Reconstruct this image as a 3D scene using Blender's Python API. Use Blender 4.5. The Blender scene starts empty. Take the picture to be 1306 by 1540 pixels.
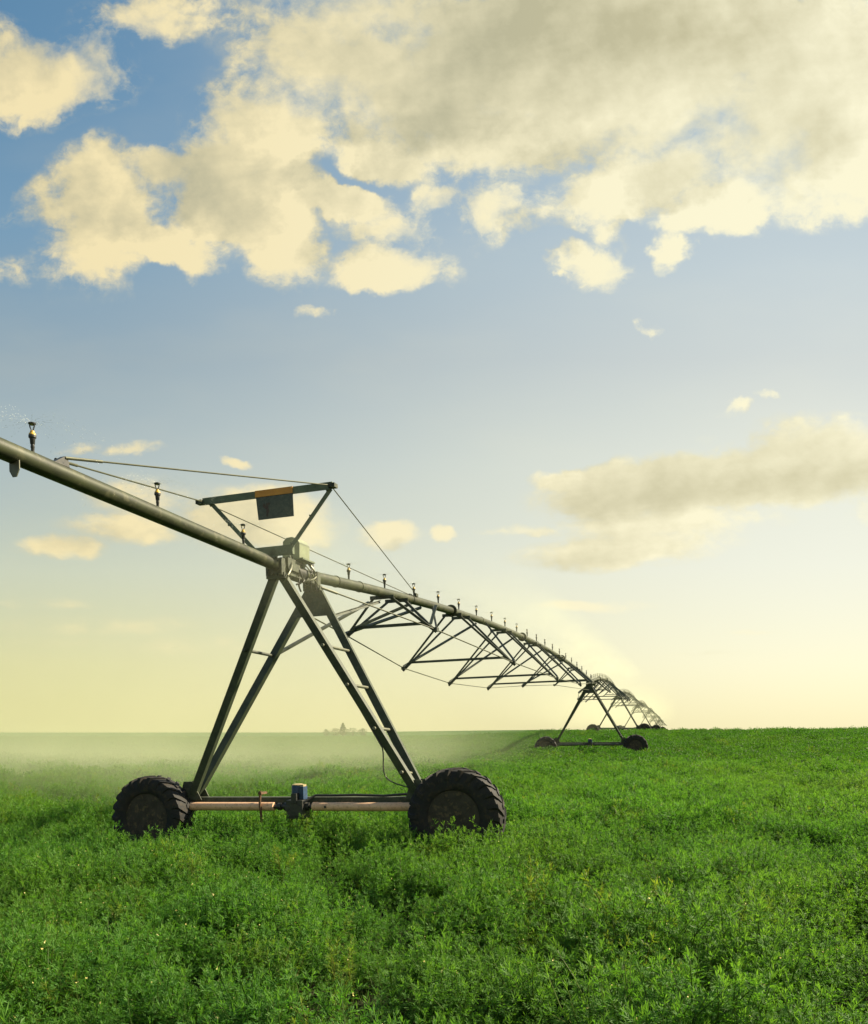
import bpy, bmesh, math, random
import numpy as np
from mathutils import Vector, Matrix

random.seed(7)
rng = np.random.default_rng(7)
scene = bpy.context.scene
col = scene.collection
R = math.radians
PI = math.pi

# ------------------------------------------------------------------ render / view
scene.render.engine = 'CYCLES'
scene.view_settings.view_transform = 'Standard'
scene.view_settings.look = 'None'
EXPO = 1.28
scene.view_settings.exposure = EXPO
scene.view_settings.gamma = 1.0
scene.cycles.use_denoising = True
scene.cycles.max_bounces = 8
scene.cycles.diffuse_bounces = 4
scene.cycles.glossy_bounces = 2
scene.cycles.transmission_bounces = 5
scene.cycles.transparent_max_bounces = 8
scene.cycles.volume_bounces = 2
scene.cycles.volume_max_steps = 128
scene.cycles.sample_clamp_indirect = 8.0

# ------------------------------------------------------------------ camera (level, the frame raised by lens shift)
EYE = 1.6
F, CU, CV = 1250.0, 653.0, 1097.0
cam = bpy.data.cameras.new('camera')
cam.sensor_fit = 'VERTICAL'
cam.sensor_height = 36.0
cam.lens = 36.0 * F / 1540.0
cam.shift_y = (CV - 770.0) / 1540.0
cam.clip_start = 0.05
cam.clip_end = 6000.0
camo = bpy.data.objects.new('camera', cam)
camo.location = (0, 0, EYE)
camo.rotation_euler = (PI / 2, 0, 0)
col.objects.link(camo)
scene.camera = camo

# ------------------------------------------------------------------ node helpers
def nn(nt, t, **kw):
    n = nt.nodes.new(t)
    for k, v in kw.items():
        setattr(n, k, v)
    return n

class G:
    """tiny expression builder over a node tree"""
    def __init__(s, nt): s.nt = nt
    def _set(s, sock, v):
        if hasattr(v, 'is_output') or isinstance(v, bpy.types.NodeSocket): s.nt.links.new(v, sock)
        else: sock.default_value = v
    def m(s, op, a, b=None, c=None, clamp=False):
        n = nn(s.nt, 'ShaderNodeMath', operation=op); n.use_clamp = clamp
        s._set(n.inputs[0], a)
        if b is not None: s._set(n.inputs[1], b)
        if c is not None: s._set(n.inputs[2], c)
        return n.outputs[0]
    def v(s, op, a, b=None):
        n = nn(s.nt, 'ShaderNodeVectorMath', operation=op)
        s._set(n.inputs[0], a)
        if b is not None: s._set(n.inputs[1], b)
        return n.outputs['Value'] if op in ('LENGTH', 'DOT_PRODUCT') else n.outputs[0]
    def comb(s, x, y, z=0.0):
        n = nn(s.nt, 'ShaderNodeCombineXYZ')
        s._set(n.inputs[0], x); s._set(n.inputs[1], y); s._set(n.inputs[2], z)
        return n.outputs[0]
    def sep(s, a):
        n = nn(s.nt, 'ShaderNodeSeparateXYZ'); s._set(n.inputs[0], a); return n.outputs
    def noise(s, vec, scale, detail=4.0, rough=0.55, dist=0.0):
        n = nn(s.nt, 'ShaderNodeTexNoise')
        s._set(n.inputs['Vector'], vec); n.inputs['Scale'].default_value = scale
        n.inputs['Detail'].default_value = detail; n.inputs['Roughness'].default_value = rough
        n.inputs['Distortion'].default_value = dist
        return n.outputs
    def smooth(s, x, lo, hi, a=0.0, b=1.0):
        n = nn(s.nt, 'ShaderNodeMapRange', interpolation_type='SMOOTHSTEP')
        s._set(n.inputs[0], x)
        for i, q in zip((1, 2, 3, 4), (lo, hi, a, b)): s._set(n.inputs[i], q)
        return n.outputs[0]
    def ramp(s, x, stops, interp='LINEAR'):
        n = nn(s.nt, 'ShaderNodeValToRGB'); n.color_ramp.interpolation = interp
        e = n.color_ramp.elements
        while len(e) < len(stops): e.new(0.5)
        for el, (p, c) in zip(e, stops):
            el.position = p; el.color = (*c, 1.0)
        s._set(n.inputs[0], x)
        return n.outputs[0]
    def mix(s, f, a, b, blend='MIX'):
        n = nn(s.nt, 'ShaderNodeMix', data_type='RGBA', blend_type=blend)
        s._set(n.inputs[0], f)
        for i, q in ((6, a), (7, b)):
            if isinstance(q, tuple): q = (*q, 1.0) if len(q) == 3 else q
            s._set(n.inputs[i], q)
        return n.outputs[2]

def srgb(r, g, b):
    f = lambda c: ((c / 255 + 0.055) / 1.055) ** 2.4 if c > 10 else c / 255 / 12.92
    return (f(r), f(g), f(b))

# ------------------------------------------------------------------ sun and sky
SUN_AZ, SUN_EL = R(74), R(36)
sd = Vector((math.sin(SUN_AZ) * math.cos(SUN_EL), math.cos(SUN_AZ) * math.cos(SUN_EL), math.sin(SUN_EL)))
sl = bpy.data.lights.new('sun', 'SUN')
sl.energy = 5.0
sl.angle = R(2.2)
sl.color = (1.0, 0.86, 0.62)
so = bpy.data.objects.new('sun', sl)
so.rotation_euler = sd.to_track_quat('Z', 'Y').to_euler()
so.location = sd * 300
col.objects.link(so)

world = bpy.data.worlds.new('World')
scene.world = world
world.use_nodes = True
wt = world.node_tree
wt.nodes.clear()
g = G(wt)
SKY_STRENGTH = 0.1
tc = nn(wt, 'ShaderNodeTexCoord')
D = g.v('NORMALIZE', tc.outputs['Generated'])
dx, dy, dz = g.sep(D)[0:3]
ady = g.m('MAXIMUM', g.m('ABSOLUTE', dy), 0.16)
U = g.m('DIVIDE', dx, ady)           # tangent-plane heading
V = g.m('DIVIDE', g.m('MAXIMUM', dz, 0.0), ady)   # tangent-plane height
P = g.comb(U, V, 0.0)

def px(u, v): return ((u - CU) / F, (CV - v) / F)

# cloud banks:  u, v, ru, rv, weight, tilt
BLOBS = [
 (80,110,135,75,1.15,0),(30,80,90,50,.6,0),(215,22,120,50,.8,0),(20,178,40,18,.55,0),
 (490,105,162,122,.96,0),(400,195,105,72,.84,0),(330,215,40,50,.55,0),(330,175,60,45,.6,0),(700,120,228,140,1.12,0),(940,90,300,160,1.25,0),
 (1210,150,210,165,1.2,0),(735,215,115,75,1.0,0),(600,235,105,38,.7,0),(560,20,180,70,.9,0),(850,215,120,50,.55,0),(330,20,70,50,.5,0),
 (150,265,85,50,1.0,0),(255,262,60,38,.85,0),(370,310,125,72,1.15,0),(425,365,70,60,1.0,0),(140,375,85,80,.95,0),
 (250,370,55,42,.75,0),(330,250,55,50,.8,0),(25,410,50,25,.45,0),(20,320,30,20,.4,0),(60,300,40,40,.5,0),(150,320,100,60,.9,0),(300,395,50,30,.5,0),
 (525,305,66,28,.8,-10),(590,345,80,30,.75,0),(590,405,100,40,1.0,0),(645,300,55,36,.75,0),(460,462,30,14,.42,0),
 (750,330,75,46,.95,0),(690,305,50,36,.6,0),(920,285,115,48,1.05,18),(895,400,62,38,.95,0),(836,410,14,10,.5,0),(920,345,34,30,.55,0),
 (1100,300,105,52,1.1,10),(1240,250,150,85,1.2,0),(1010,245,150,50,.9,8),(1010,378,26,34,.6,0),(1150,210,160,50,.9,0),
 (1130,716,310,50,1.3,6),(1280,690,160,66,1.2,0),(845,718,50,20,.8,0),(940,826,175,30,.95,4),(1000,788,180,26,.85,2),(790,796,75,9,.8,2),
 (1300,772,45,32,.8,0),(1107,617,34,10,.8,0),(1157,603,24,9,.6,0),(977,481,20,10,.65,0),(1060,655,30,14,.35,0),
 (122,673,32,10,.75,0),(200,682,55,11,.75,0),(350,687,26,11,.7,-14),(85,822,70,20,.9,0),(205,790,105,26,.85,0),
 (215,745,110,34,.6,0),(380,775,140,52,.8,0),(460,790,62,46,.8,0),(580,808,48,22,.85,0),(660,803,24,13,.8,0),
 (75,908,90,9,.55,0),(160,940,190,18,.5,0),(300,970,160,20,.42,0),(900,912,110,11,.7,0),(1140,953,60,6,.5,0),(1050,985,120,10,.4,0),(95,965,130,10,.4,0)]

# reusable group: coverage of the cloud banks at a heading
grp = bpy.data.node_groups.new('cloud_banks', 'ShaderNodeTree')
grp.interface.new_socket('P', in_out='INPUT', socket_type='NodeSocketVector')
grp.interface.new_socket('T', in_out='OUTPUT', socket_type='NodeSocketFloat')
grp.interface.new_socket('M', in_out='OUTPUT', socket_type='NodeSocketFloat')
gi = nn(grp, 'NodeGroupInput'); go = nn(grp, 'NodeGroupOutput')
gg = G(grp)
DEEP = [(850,70,290,160,.80,8),(690,165,85,110,.6,0),(590,212,85,42,.65,0),(500,110,50,110,.4,12),(300,312,120,40,.62,0),(195,270,60,30,.5,0),
 (1120,738,300,34,.62,5),(1290,704,130,40,.55,3),(940,832,150,15,.45,4),(100,85,55,32,.35,0),(1215,235,90,40,.4,10),(820,230,120,40,.5,0),
 (400,150,50,60,.3,0),(1010,60,200,50,.5,0)]
acc = None; deep = None
for i_, (u, v, ru, rv, w, tilt) in enumerate(BLOBS + DEEP):
    isd = i_ >= len(BLOBS)
    if w < .9 and not isd and v < 600: w += .14
    c = px(u, v)
    q = gg.v('SUBTRACT', gi.outputs[0], (c[0], c[1], 0.0))
    if tilt:
        rt = nn(grp, 'ShaderNodeVectorRotate', rotation_type='Z_AXIS')
        grp.links.new(q, rt.inputs['Vector']); rt.inputs['Angle'].default_value = -R(tilt)
        q = rt.outputs[0]
    q = gg.v('MULTIPLY', q, (F / (ru * 1.33), F / (rv * 1.33), 0.0))
    d2 = gg.v('DOT_PRODUCT', q, q)
    k = gg.m('MAXIMUM', gg.m('SUBTRACT', 1.0, d2), 0.0)
    k = gg.m('MULTIPLY', k, w)
    if isd: k = gg.m('MULTIPLY', gg.m('POWER', gg.m('MAXIMUM', gg.m('SUBTRACT', 1.0, d2), 0.0), 1.6), w)
    if isd: deep = k if deep is None else gg.m('ADD', deep, k)
    else: acc = k if acc is None else gg.m('SMOOTH_MAX', acc, k, 0.25)
grp.links.new(gg.m('MINIMUM', deep, 1.15), go.inputs['T'])
grp.links.new(gg.m('MAXIMUM', gg.m('SUBTRACT', acc, 0.215), 0.0), go.inputs['M'])

def banks(p):
    n = nn(wt, 'ShaderNodeGroup'); n.node_tree = grp
    wt.links.new(p, n.inputs[0]); return n.outputs['M'], n.outputs['T']

# warped noise
def cloud_noise(p, fine=True):
    sp = g.sep(p)
    hv = g.m('ADD', sp[1], 0.22)                       # features flatten towards the horizon
    q = g.comb(g.m('DIVIDE', sp[0], g.m('POWER', hv, 0.45)), g.m('MULTIPLY', g.m('POWER', hv, 0.55), 2.3), 0.3)
    a = g.noise(q, 5.2, 5.0, 0.5, 0.25)[0]
    return g.m('SUBTRACT', a, 0.5)

warp = g.noise(P, 9.0, 5.0, 0.6)[1]
low = g.smooth(V, 0.12, 0.62)
wa = g.comb(g.m('ADD', 0.085, g.m('MULTIPLY', low, 0.045)), g.m('ADD', 0.030, g.m('MULTIPLY', low, 0.070)), 0.0)
Pw = g.v('ADD', P, g.v('MULTIPLY', g.v('SUBTRACT', warp, (0.5, 0.5, 0.5)), wa))
M, DEEPF = banks(Pw)
N = cloud_noise(P)
def flat(p):      # finer vertical grain towards the horizon
    q = g.sep(p)
    e = g.m('SUBTRACT', 1.0, g.m('EXPONENT', g.m('MULTIPLY', q[1], -3.4)))
    return g.comb(q[0], g.m('ADD', q[1], g.m('MULTIPLY', e, 0.5)), 0.0)
Pf = flat(P)
N2 = g.m('SUBTRACT', g.noise(Pf, 26.0, 6.0, 0.6)[0], 0.5)
N3 = g.m('MULTIPLY', g.m('SUBTRACT', g.noise(flat(Pw), 62.0, 5.0, 0.62)[0], 0.5), 0.75)
def density(m_, n_, n2_):
    gate = g.m('MULTIPLY', g.smooth(m_, 0.0, 0.42), g.m('ADD', 0.62, g.m('MULTIPLY', low, 0.38)))
    edge = g.smooth(m_, 0.22, 0.80, 1.0, 0.30)
    fine = g.m('MULTIPLY', g.m('ADD', g.m('MULTIPLY', n2_, 1.25), N3), edge)
    k = g.m('ADD', g.m('MULTIPLY', n_, 2.5), fine)
    return g.m('ADD', m_, g.m('MULTIPLY', k, gate))
DEN = density(M, N, N2)
alpha = g.smooth(DEN, 0.02, 0.64)
# relief: compare with the density a step towards the light (right, a little down)
Ps = g.v('ADD', Pw, g.comb(0.055, g.m('SUBTRACT', 0.022, g.m('MULTIPLY', low, 0.055)), 0.0))
Ms = banks(Ps)[0]
Ns = cloud_noise(g.v('ADD', P, (0.026, -0.010, 0.0)), True)
N2s = g.m('SUBTRACT', g.noise(g.v('ADD', Pf, (0.010, -0.004, 0.0)), 26.0, 4.0, 0.6)[0], 0.5)
DENS = density(Ms, Ns, N2s)
relief = g.m('ADD', g.m('SUBTRACT', DEN, DENS), g.m('MULTIPLY', g.m('SUBTRACT', N2, N2s), 0.30))
thick = g.smooth(g.m('ADD', g.m('MULTIPLY', M, 0.75), g.m('MULTIPLY', DEN, 0.25)), 0.30, 0.92)
shade_ = g.m('ADD', g.m('MULTIPLY', g.smooth(g.m('ADD', DEEPF, g.m('MULTIPLY', N, 1.5)), -0.10, 1.75), 0.80), g.m('MULTIPLY', thick, 0.20))
lit = g.m('ADD', g.m('SUBTRACT', 0.86, shade_), g.m('MULTIPLY', relief, 0.72), clamp=True)
side = g.smooth(U, -0.5, 0.45)
c_hi = g.mix(side, srgb(247, 230, 180), srgb(255, 249, 214))
c_lo = g.mix(side, srgb(166, 166, 142), srgb(201, 194, 156))
c_cloud = g.mix(lit, c_lo, c_hi)

# clear sky: colour by height for the far side and the sun side
def vstop(v): return max(0.0, (CV - v) / F / 1.2)
VR = g.m('DIVIDE', V, 1.2, clamp=True)
left = g.ramp(VR, [(0.0, srgb(203, 197, 130)), (vstop(1000), srgb(206, 202, 144)), (vstop(860), srgb(200, 205, 178)), (vstop(700), srgb(170, 185, 184)),
                   (vstop(540), srgb(144, 166, 176)), (vstop(350), srgb(118, 155, 180)), (vstop(120), srgb(94, 139, 172)), (1.0, srgb(72, 118, 156))])
right = g.ramp(VR, [(0.0, srgb(252, 242, 192)), (vstop(1000), srgb(253, 246, 208)), (vstop(850), srgb(242, 240, 217)), (vstop(700), srgb(232, 233, 214)),
                    (vstop(540), srgb(209, 214, 207)), (vstop(400), srgb(198, 209, 209)), (vstop(150), srgb(170, 190, 202)), (1.0, srgb(145, 172, 192))])
c_sky = g.mix(g.smooth(U, -0.62, 0.52), left, right)
# thin high veil
veil = g.m('MULTIPLY', g.smooth(g.noise(g.v('MULTIPLY', P, (1.0, 2.6, 0.0)), 3.2, 4.0, 0.5)[0], 0.40, 0.75), 0.08)
c_sky = g.mix(veil, c_sky, c_hi)
nish = nn(wt, 'ShaderNodeTexSky', sky_type='NISHITA')
nish.sun_disc = False
nish.sun_elevation = SUN_EL
nish.sun_rotation = SUN_AZ
nish.air_density = 1.0; nish.dust_density = 1.5; nish.ozone_density = 1.0
# the graded sky is expressed at the Nishita scale so that one Background strength serves both
scaled = g.v('SCALE', c_sky); scaled.node.inputs['Scale'].default_value = 2 ** -EXPO / SKY_STRENGTH
base = g.mix(0.08, scaled, nish.outputs[0])
cl = g.v('SCALE', c_cloud); cl.node.inputs['Scale'].default_value = 2 ** -EXPO / SKY_STRENGTH
full = g.mix(g.m('MULTIPLY', alpha, 0.96), base, cl)
# the half of the sky away from the sun is dimmer
dims = g.smooth(dy, -0.25, 0.1, 0.95, 1.0)
below = g.smooth(dz, -0.02, 0.0, 0.25, 1.0)
fin = g.v('SCALE', full); wt.links.new(g.m('MULTIPLY', dims, below), fin.node.inputs['Scale'])
bg = nn(wt, 'ShaderNodeBackground'); bg.inputs['Strength'].default_value = SKY_STRENGTH
wt.links.new(fin, bg.inputs['Color'])
wo = nn(wt, 'ShaderNodeOutputWorld'); wt.links.new(bg.outputs[0], wo.inputs['Surface'])

# ------------------------------------------------------------------ materials
def mat(name, c1, c2, scale=8.0, rough=0.6, metal=0.0, stretch=(1, 1, 1), lo=0.35, hi=0.65, bump=0.0, c3=None, scale3=40.0, amt3=0.5, spec=0.5):
    m = bpy.data.materials.new(name); m.use_nodes = True
    nt = m.node_tree; nt.nodes.clear(); h = G(nt)
    t = nn(nt, 'ShaderNodeTexCoord')
    p = h.v('MULTIPLY', t.outputs['Object'], stretch)
    n = h.noise(p, scale, 6.0, 0.6)[0]
    c = h.mix(h.smooth(n, lo, hi), c1, c2)
    if c3:
        n3 = h.noise(t.outputs['Object'], scale3, 4.0, 0.6)[0]
        c = h.mix(h.m('MULTIPLY', h.smooth(n3, 0.52, 0.66), amt3), c, c3)
    b = nn(nt, 'ShaderNodeBsdfPrincipled')
    nt.links.new(c, b.inputs['Base Color'])
    b.inputs['Metallic'].default_value = metal
    b.inputs['Specular IOR Level'].default_value = spec
    nt.links.new(h.m('ADD', rough - 0.1, h.m('MULTIPLY', n, 0.2)), b.inputs['Roughness'])
    if bump:
        bp = nn(nt, 'ShaderNodeBump'); bp.inputs['Strength'].default_value = bump; bp.inputs['Distance'].default_value = 0.02
        nt.links.new(n, bp.inputs['Height']); nt.links.new(bp.outputs[0], b.inputs['Normal'])
    o = nn(nt, 'ShaderNodeOutputMaterial'); nt.links.new(b.outputs[0], o.inputs['Surface'])
    return m

M_pipe = mat('weathered_pipe', (.044, .052, .022), (.023, .027, .013), 5, .5, .08, (3, 0.6, 3), c3=(.085, .085, .045), scale3=9, amt3=.65, spec=.35)
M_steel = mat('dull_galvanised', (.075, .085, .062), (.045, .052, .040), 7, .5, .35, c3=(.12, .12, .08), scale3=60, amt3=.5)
M_leg = mat('leg_steel', (.052, .066, .038), (.032, .042, .026), 9, .5, .15, c3=(.08, .078, .045), scale3=70, amt3=.5)
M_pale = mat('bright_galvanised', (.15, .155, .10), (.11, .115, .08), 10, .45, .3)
M_plate = mat('gusset_steel', (.06, .072, .045), (.035, .042, .028), 10, .6, .25, c3=(.12, .11, .06), scale3=35, amt3=.5)
M_mast = mat('mast_paint', (.115, .15, .085), (.075, .10, .058), 6, .55, .1, c3=(.17, .17, .10), scale3=40, amt3=.5)
M_box = mat('box_plastic', (.22, .255, .145), (.165, .19, .11), 5, .5, 0, c3=(.16, .18, .09), scale3=30, amt3=.4)
M_black = mat('black_plastic', (.022, .024, .022), (.035, .036, .03), 20, .45)
M_cable = mat('black_cable', (.02, .021, .02), (.03, .03, .026), 20, .6)
M_rod = mat('rod_steel', (.075, .08, .042), (.05, .055, .03), 6, .5, .3)
M_yellow = mat('yellow_nozzle', (.62, .40, .06), (.5, .32, .05), 20, .4)
M_spin = mat('green_deflector', (.20, .26, .10), (.15, .2, .08), 20, .4)
M_board = mat('sign_board', (.060, .078, .058), (.036, .052, .044), 16, .65, 0, c3=(.10, .115, .075), scale3=55, amt3=.6)
M_orange = mat('orange_strip', (.60, .27, .032), (.50, .22, .03), 9, .6, 0, c3=(.40, .2, .05), scale3=60, amt3=.5)
M_mark = mat('faded_mark', (.055, .032, .026), (.04, .028, .024), 30, .7)
M_shaft = mat('shaft_cover', (.72, .46, .29), (.62, .38, .23), 6, .5, 0, c3=(.30, .18, .10), scale3=30, amt3=.5)
M_blue = mat('motor_blue', (.020, .056, .12), (.012, .034, .075), 9, .5, 0, c3=(.02, .03, .05), scale3=28, amt3=.7)
M_tan = mat('motor_cap', (.42, .33, .16), (.3, .24, .12), 20, .6)
M_tyre = mat('tyre_rubber', (.014, .015, .016), (.022, .021, .018), 7, .72, 0, c3=(.065, .045, .024), scale3=14, amt3=.38, bump=.5, spec=.3)
M_rim = mat('muddy_rim', (.056, .050, .038), (.038, .034, .026), 8, .85, 0, c3=(.11, .085, .05), scale3=18, amt3=.8, bump=.3, spec=.25)
M_rust = mat('rusty_bar', (.14, .07, .03), (.08, .045, .02), 20, .8)

# ------------------------------------------------------------------ mesh helpers
class MB:
    def __init__(s): s.v = []; s.f = []; s.mi = []; s.cur = 0
    def add(s, vs, fs):
        o = len(s.v); s.v += [tuple(x) for x in vs]
        for f in fs:
            s.f.append([o + i for i in f]); s.mi.append(s.cur)
    def box(s, c, sx, sy, sz, rot=None):
        rot = rot or Matrix.Identity(3); c = Vector(c)
        vs = [c + rot @ Vector((x * sx / 2, y * sy / 2, z * sz / 2)) for x in (-1, 1) for y in (-1, 1) for z in (-1, 1)]
        s.add(vs, [(0, 1, 3, 2), (4, 6, 7, 5), (0, 4, 5, 1), (2, 3, 7, 6), (0, 2, 6, 4), (1, 5, 7, 3)])
    def frame(s, d, up=None):
        d = d.normalized(); up = up or (Vector((0, 0, 1)) if abs(d.z) < .9 else Vector((0, 1, 0)))
        a = d.cross(up).normalized(); b = a.cross(d).normalized(); return a, b
    def tube(s, pts, r, n=8, cap=True, radii=None):
        pts = [Vector(p) for p in pts]; k = len(pts); o = len(s.v)
        for i, p in enumerate(pts):
            d = pts[min(i + 1, k - 1)] - pts[max(i - 1, 0)]
            a, b = s.frame(d); rr = radii[i] if radii else r
            for j in range(n):
                t = 2 * PI * j / n
                s.v.append(tuple(p + a * (rr * math.cos(t)) + b * (rr * math.sin(t))))
        for i in range(k - 1):
            for j in range(n):
                j2 = (j + 1) % n
                s.f.append([o + i * n + j, o + i * n + j2, o + (i + 1) * n + j2, o + (i + 1) * n + j]); s.mi.append(s.cur)
        if cap:
            s.f.append([o + j for j in range(n)][::-1]); s.mi.append(s.cur)
            s.f.append([o + (k - 1) * n + j for j in range(n)]); s.mi.append(s.cur)
    def prism(s, poly, p0, p1, a, b):
        """extrude a polygon given in (a, b) coordinates from p0 to p1"""
        p0, p1 = Vector(p0), Vector(p1); n = len(poly)
        vs = [p0 + a * x + b * y for x, y in poly] + [p1 + a * x + b * y for x, y in poly]
        fs = [(i, (i + 1) % n, n + (i + 1) % n, n + i) for i in range(n)]
        fs += [tuple(range(n))[::-1], tuple(range(n, 2 * n))]
        s.add(vs, fs)
    def angle(s, p0, p1, a, b, w, w2=None, t=.008):
        p0, p1 = Vector(p0), Vector(p1); d = (p1 - p0).normalized(); w2 = w2 or w
        a = Vector(a); a = (a - d * a.dot(d)).normalized()
        b = Vector(b); b = b - d * b.dot(d); b = (b - a * b.dot(a)).normalized()
        s.prism([(0, 0), (w, 0), (w, t), (t, t), (t, w2), (0, w2)], p0, p1, a, b)
    def bar(s, p0, p1, w, h, up=None):
        p0, p1 = Vector(p0), Vector(p1); a, b = s.frame(p1 - p0, up)
        s.prism([(-w / 2, -h / 2), (w / 2, -h / 2), (w / 2, h / 2), (-w / 2, h / 2)], p0, p1, a, b)
    def lathe(s, c, axis, prof, n=16):
        """prof: (along, radius) pairs about an axis through c"""
        c = Vector(c); d = Vector(axis).normalized(); a, b = s.frame(d); o = len(s.v); k = len(prof)
        for (z, r) in prof:
            for j in range(n):
                t = 2 * PI * j / n
                s.v.append(tuple(c + d * z + a * (r * math.cos(t)) + b * (r * math.sin(t))))
        for i in range(k - 1):
            for j in range(n):
                j2 = (j + 1) % n
                s.f.append([o + i * n + j, o + i * n + j2, o + (i + 1) * n + j2, o + (i + 1) * n + j]); s.mi.append(s.cur)
        s.f.append([o + j for j in range(n)][::-1]); s.mi.append(s.cur)
        s.f.append([o + (k - 1) * n + j for j in range(n)]); s.mi.append(s.cur)
    def build(s, name, mats, parent=None, smooth=False, bevel=0.0, loc=None):
        me = bpy.data.meshes.new(name); me.from_pydata(s.v, [], s.f)
        mats = mats if isinstance(mats, (list, tuple)) else [mats]
        for m in mats: me.materials.append(m)
        me.polygons.foreach_set('material_index', s.mi)
        bm = bmesh.new(); bm.from_mesh(me); bmesh.ops.recalc_face_normals(bm, faces=bm.faces)
        if bevel: bmesh.ops.bevel(bm, geom=list(bm.edges), offset=bevel, segments=2, affect='EDGES', profile=.7, clamp_overlap=True)
        bm.to_mesh(me); bm.free()
        if smooth:
            me.polygons.foreach_set('use_smooth', [True] * len(me.polygons))
            me.set_sharp_from_angle(angle=R(35))
        o = bpy.data.objects.new(name, me); col.objects.link(o)
        if parent: o.parent = parent
        return o

def tag(o, label=None, cat=None, group=None, kind=None):
    if label: o['label'] = label
    if cat: o['category'] = cat
    if group: o['group'] = group
    if kind: o['kind'] = kind
    return o

def root_empty(name):
    o = bpy.data.objects.new(name, None); o.empty_display_size = .3; col.objects.link(o); return o

# ------------------------------------------------------------------ terrain
def sstep(x, a, b):
    t = np.clip((np.asarray(x, float) - a) / (b - a), 0, 1); return t * t * (3 - 2 * t)
TY = np.array([-50, 0, 12, 25, 34, 40, 46, 53, 60, 66, 74, 88, 106, 138, 170, 202, 240, 400, 5000.])
TZ = np.array([0, 0, 0, .04, .16, .34, .60, 1.00, 1.26, 1.24, 1.10, 1.00, .90, .70, .40, .05, -.2, -.4, -.4])
_ys = np.linspace(-50, 420, 1881)
_zs = np.interp(_ys, TY, TZ)
_k = np.exp(-np.linspace(-2, 2, 41) ** 2); _k /= _k.sum()
_zs = np.convolve(np.pad(_zs, 20, mode='edge'), _k, mode='valid')
def ground(x, y):
    x = np.asarray(x, float); y = np.asarray(y, float)
    u = 653 + 1250 * x / np.maximum(y, 4.0)
    A = sstep(u, 430, 860) * (1 + .13 * sstep(u, 950, 1400))
    rise = np.interp(y, _ys, _zs)
    lump = .035 * np.sin(x * .9 + y * .37) * np.cos(y * .61 - x * .23) + .03 * np.sin(x * .31 - 1.3) * np.sin(y * .27 + .5)
    return -.16 - (1 - A) * .0033 * np.maximum(y - 20, 0) + A * rise + lump * np.clip(y / 6, 0, 1) + .012 * np.clip(x, -5, 5) * sstep(y, 2, 9) * (1 - sstep(y, 14, 24))

def make_ground():
    ys = np.concatenate([np.linspace(-40, 2, 12), np.geomspace(2.4, 90, 150), np.linspace(93, 420, 70), np.geomspace(460, 4500, 24)])
    ts = np.concatenate([np.linspace(-6, -1.1, 10), np.linspace(-1, 1, 121), np.linspace(1.1, 6, 10)])
    YY, TT = np.meshgrid(ys, ts, indexing='ij')
    XX = TT * (np.abs(YY) + 8)
    ZZ = ground(XX, YY)
    n, m = YY.shape
    vs = np.stack([XX, YY, ZZ], -1).reshape(-1, 3)
    i = np.arange(n - 1)[:, None] * m + np.arange(m - 1)[None, :]
    fs = np.stack([i, i + 1, i + m + 1, i + m], -1).reshape(-1, 4)
    me = bpy.data.meshes.new('ground'); me.from_pydata(vs.tolist(), [], fs.tolist())
    me.polygons.foreach_set('use_smooth', [True] * len(me.polygons))
    o = bpy.data.objects.new('ground', me); col.objects.link(o)
    m_ = bpy.data.materials.new('field_ground'); m_.use_nodes = True
    nt = m_.node_tree; nt.nodes.clear(); h = G(nt)
    t = nn(nt, 'ShaderNodeTexCoord'); ob = t.outputs['Object']
    n1 = h.noise(ob, .25, 6, .6)[0]; n2 = h.noise(ob, 2.5, 6, .65)[0]
    far = h.mix(h.smooth(n1, .35, .65), (.040, .115, .016), (.052, .14, .019))
    far = h.mix(h.smooth(n2, .4, .62), (.022, .05, .010), far)
    soil = h.mix(h.smooth(n2, .35, .65), (.030, .024, .015), (.02, .03, .01))
    yy = h.sep(ob)[1]
    c = h.mix(h.smooth(yy, 18, 60), soil, far)
    b = nn(nt, 'ShaderNodeBsdfPrincipled'); b.inputs['Roughness'].default_value = .95; b.inputs['Specular IOR Level'].default_value = .1
    nt.links.new(c, b.inputs['Base Color'])
    bp = nn(nt, 'ShaderNodeBump'); bp.inputs['Strength'].default_value = .8; bp.inputs['Distance'].default_value = .25
    nt.links.new(n2, bp.inputs['Height']); nt.links.new(bp.outputs[0], b.inputs['Normal'])
    ou = nn(nt, 'ShaderNodeOutputMaterial'); nt.links.new(b.outputs[0], ou.inputs['Surface'])
    me.materials.append(m_)
    tag(o, 'gently rising ground of the green field', 'ground', kind='structure')
make_ground()

# ------------------------------------------------------------------ irrigation machine
PH = 3.87          # pipe axis above the local ground
PR = .081          # pipe radius
L = 32.5           # span length
APX = .52          # half distance between the two leg apexes along the pipe

def bow(s):        # pipe axis height along a span
    f = min(max(s / L, 0), 1)
    return PH + .64 * 4 * f * (1 - f)

STN = [3.55, 7.75, 12.1, 16.5, 21.0, 25.6]
HALF = [.84, 1.28, 1.50, 1.50, 1.28, .86]
DEP = [.68, 1.19, 1.45, 1.44, 1.12, .74]

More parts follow.
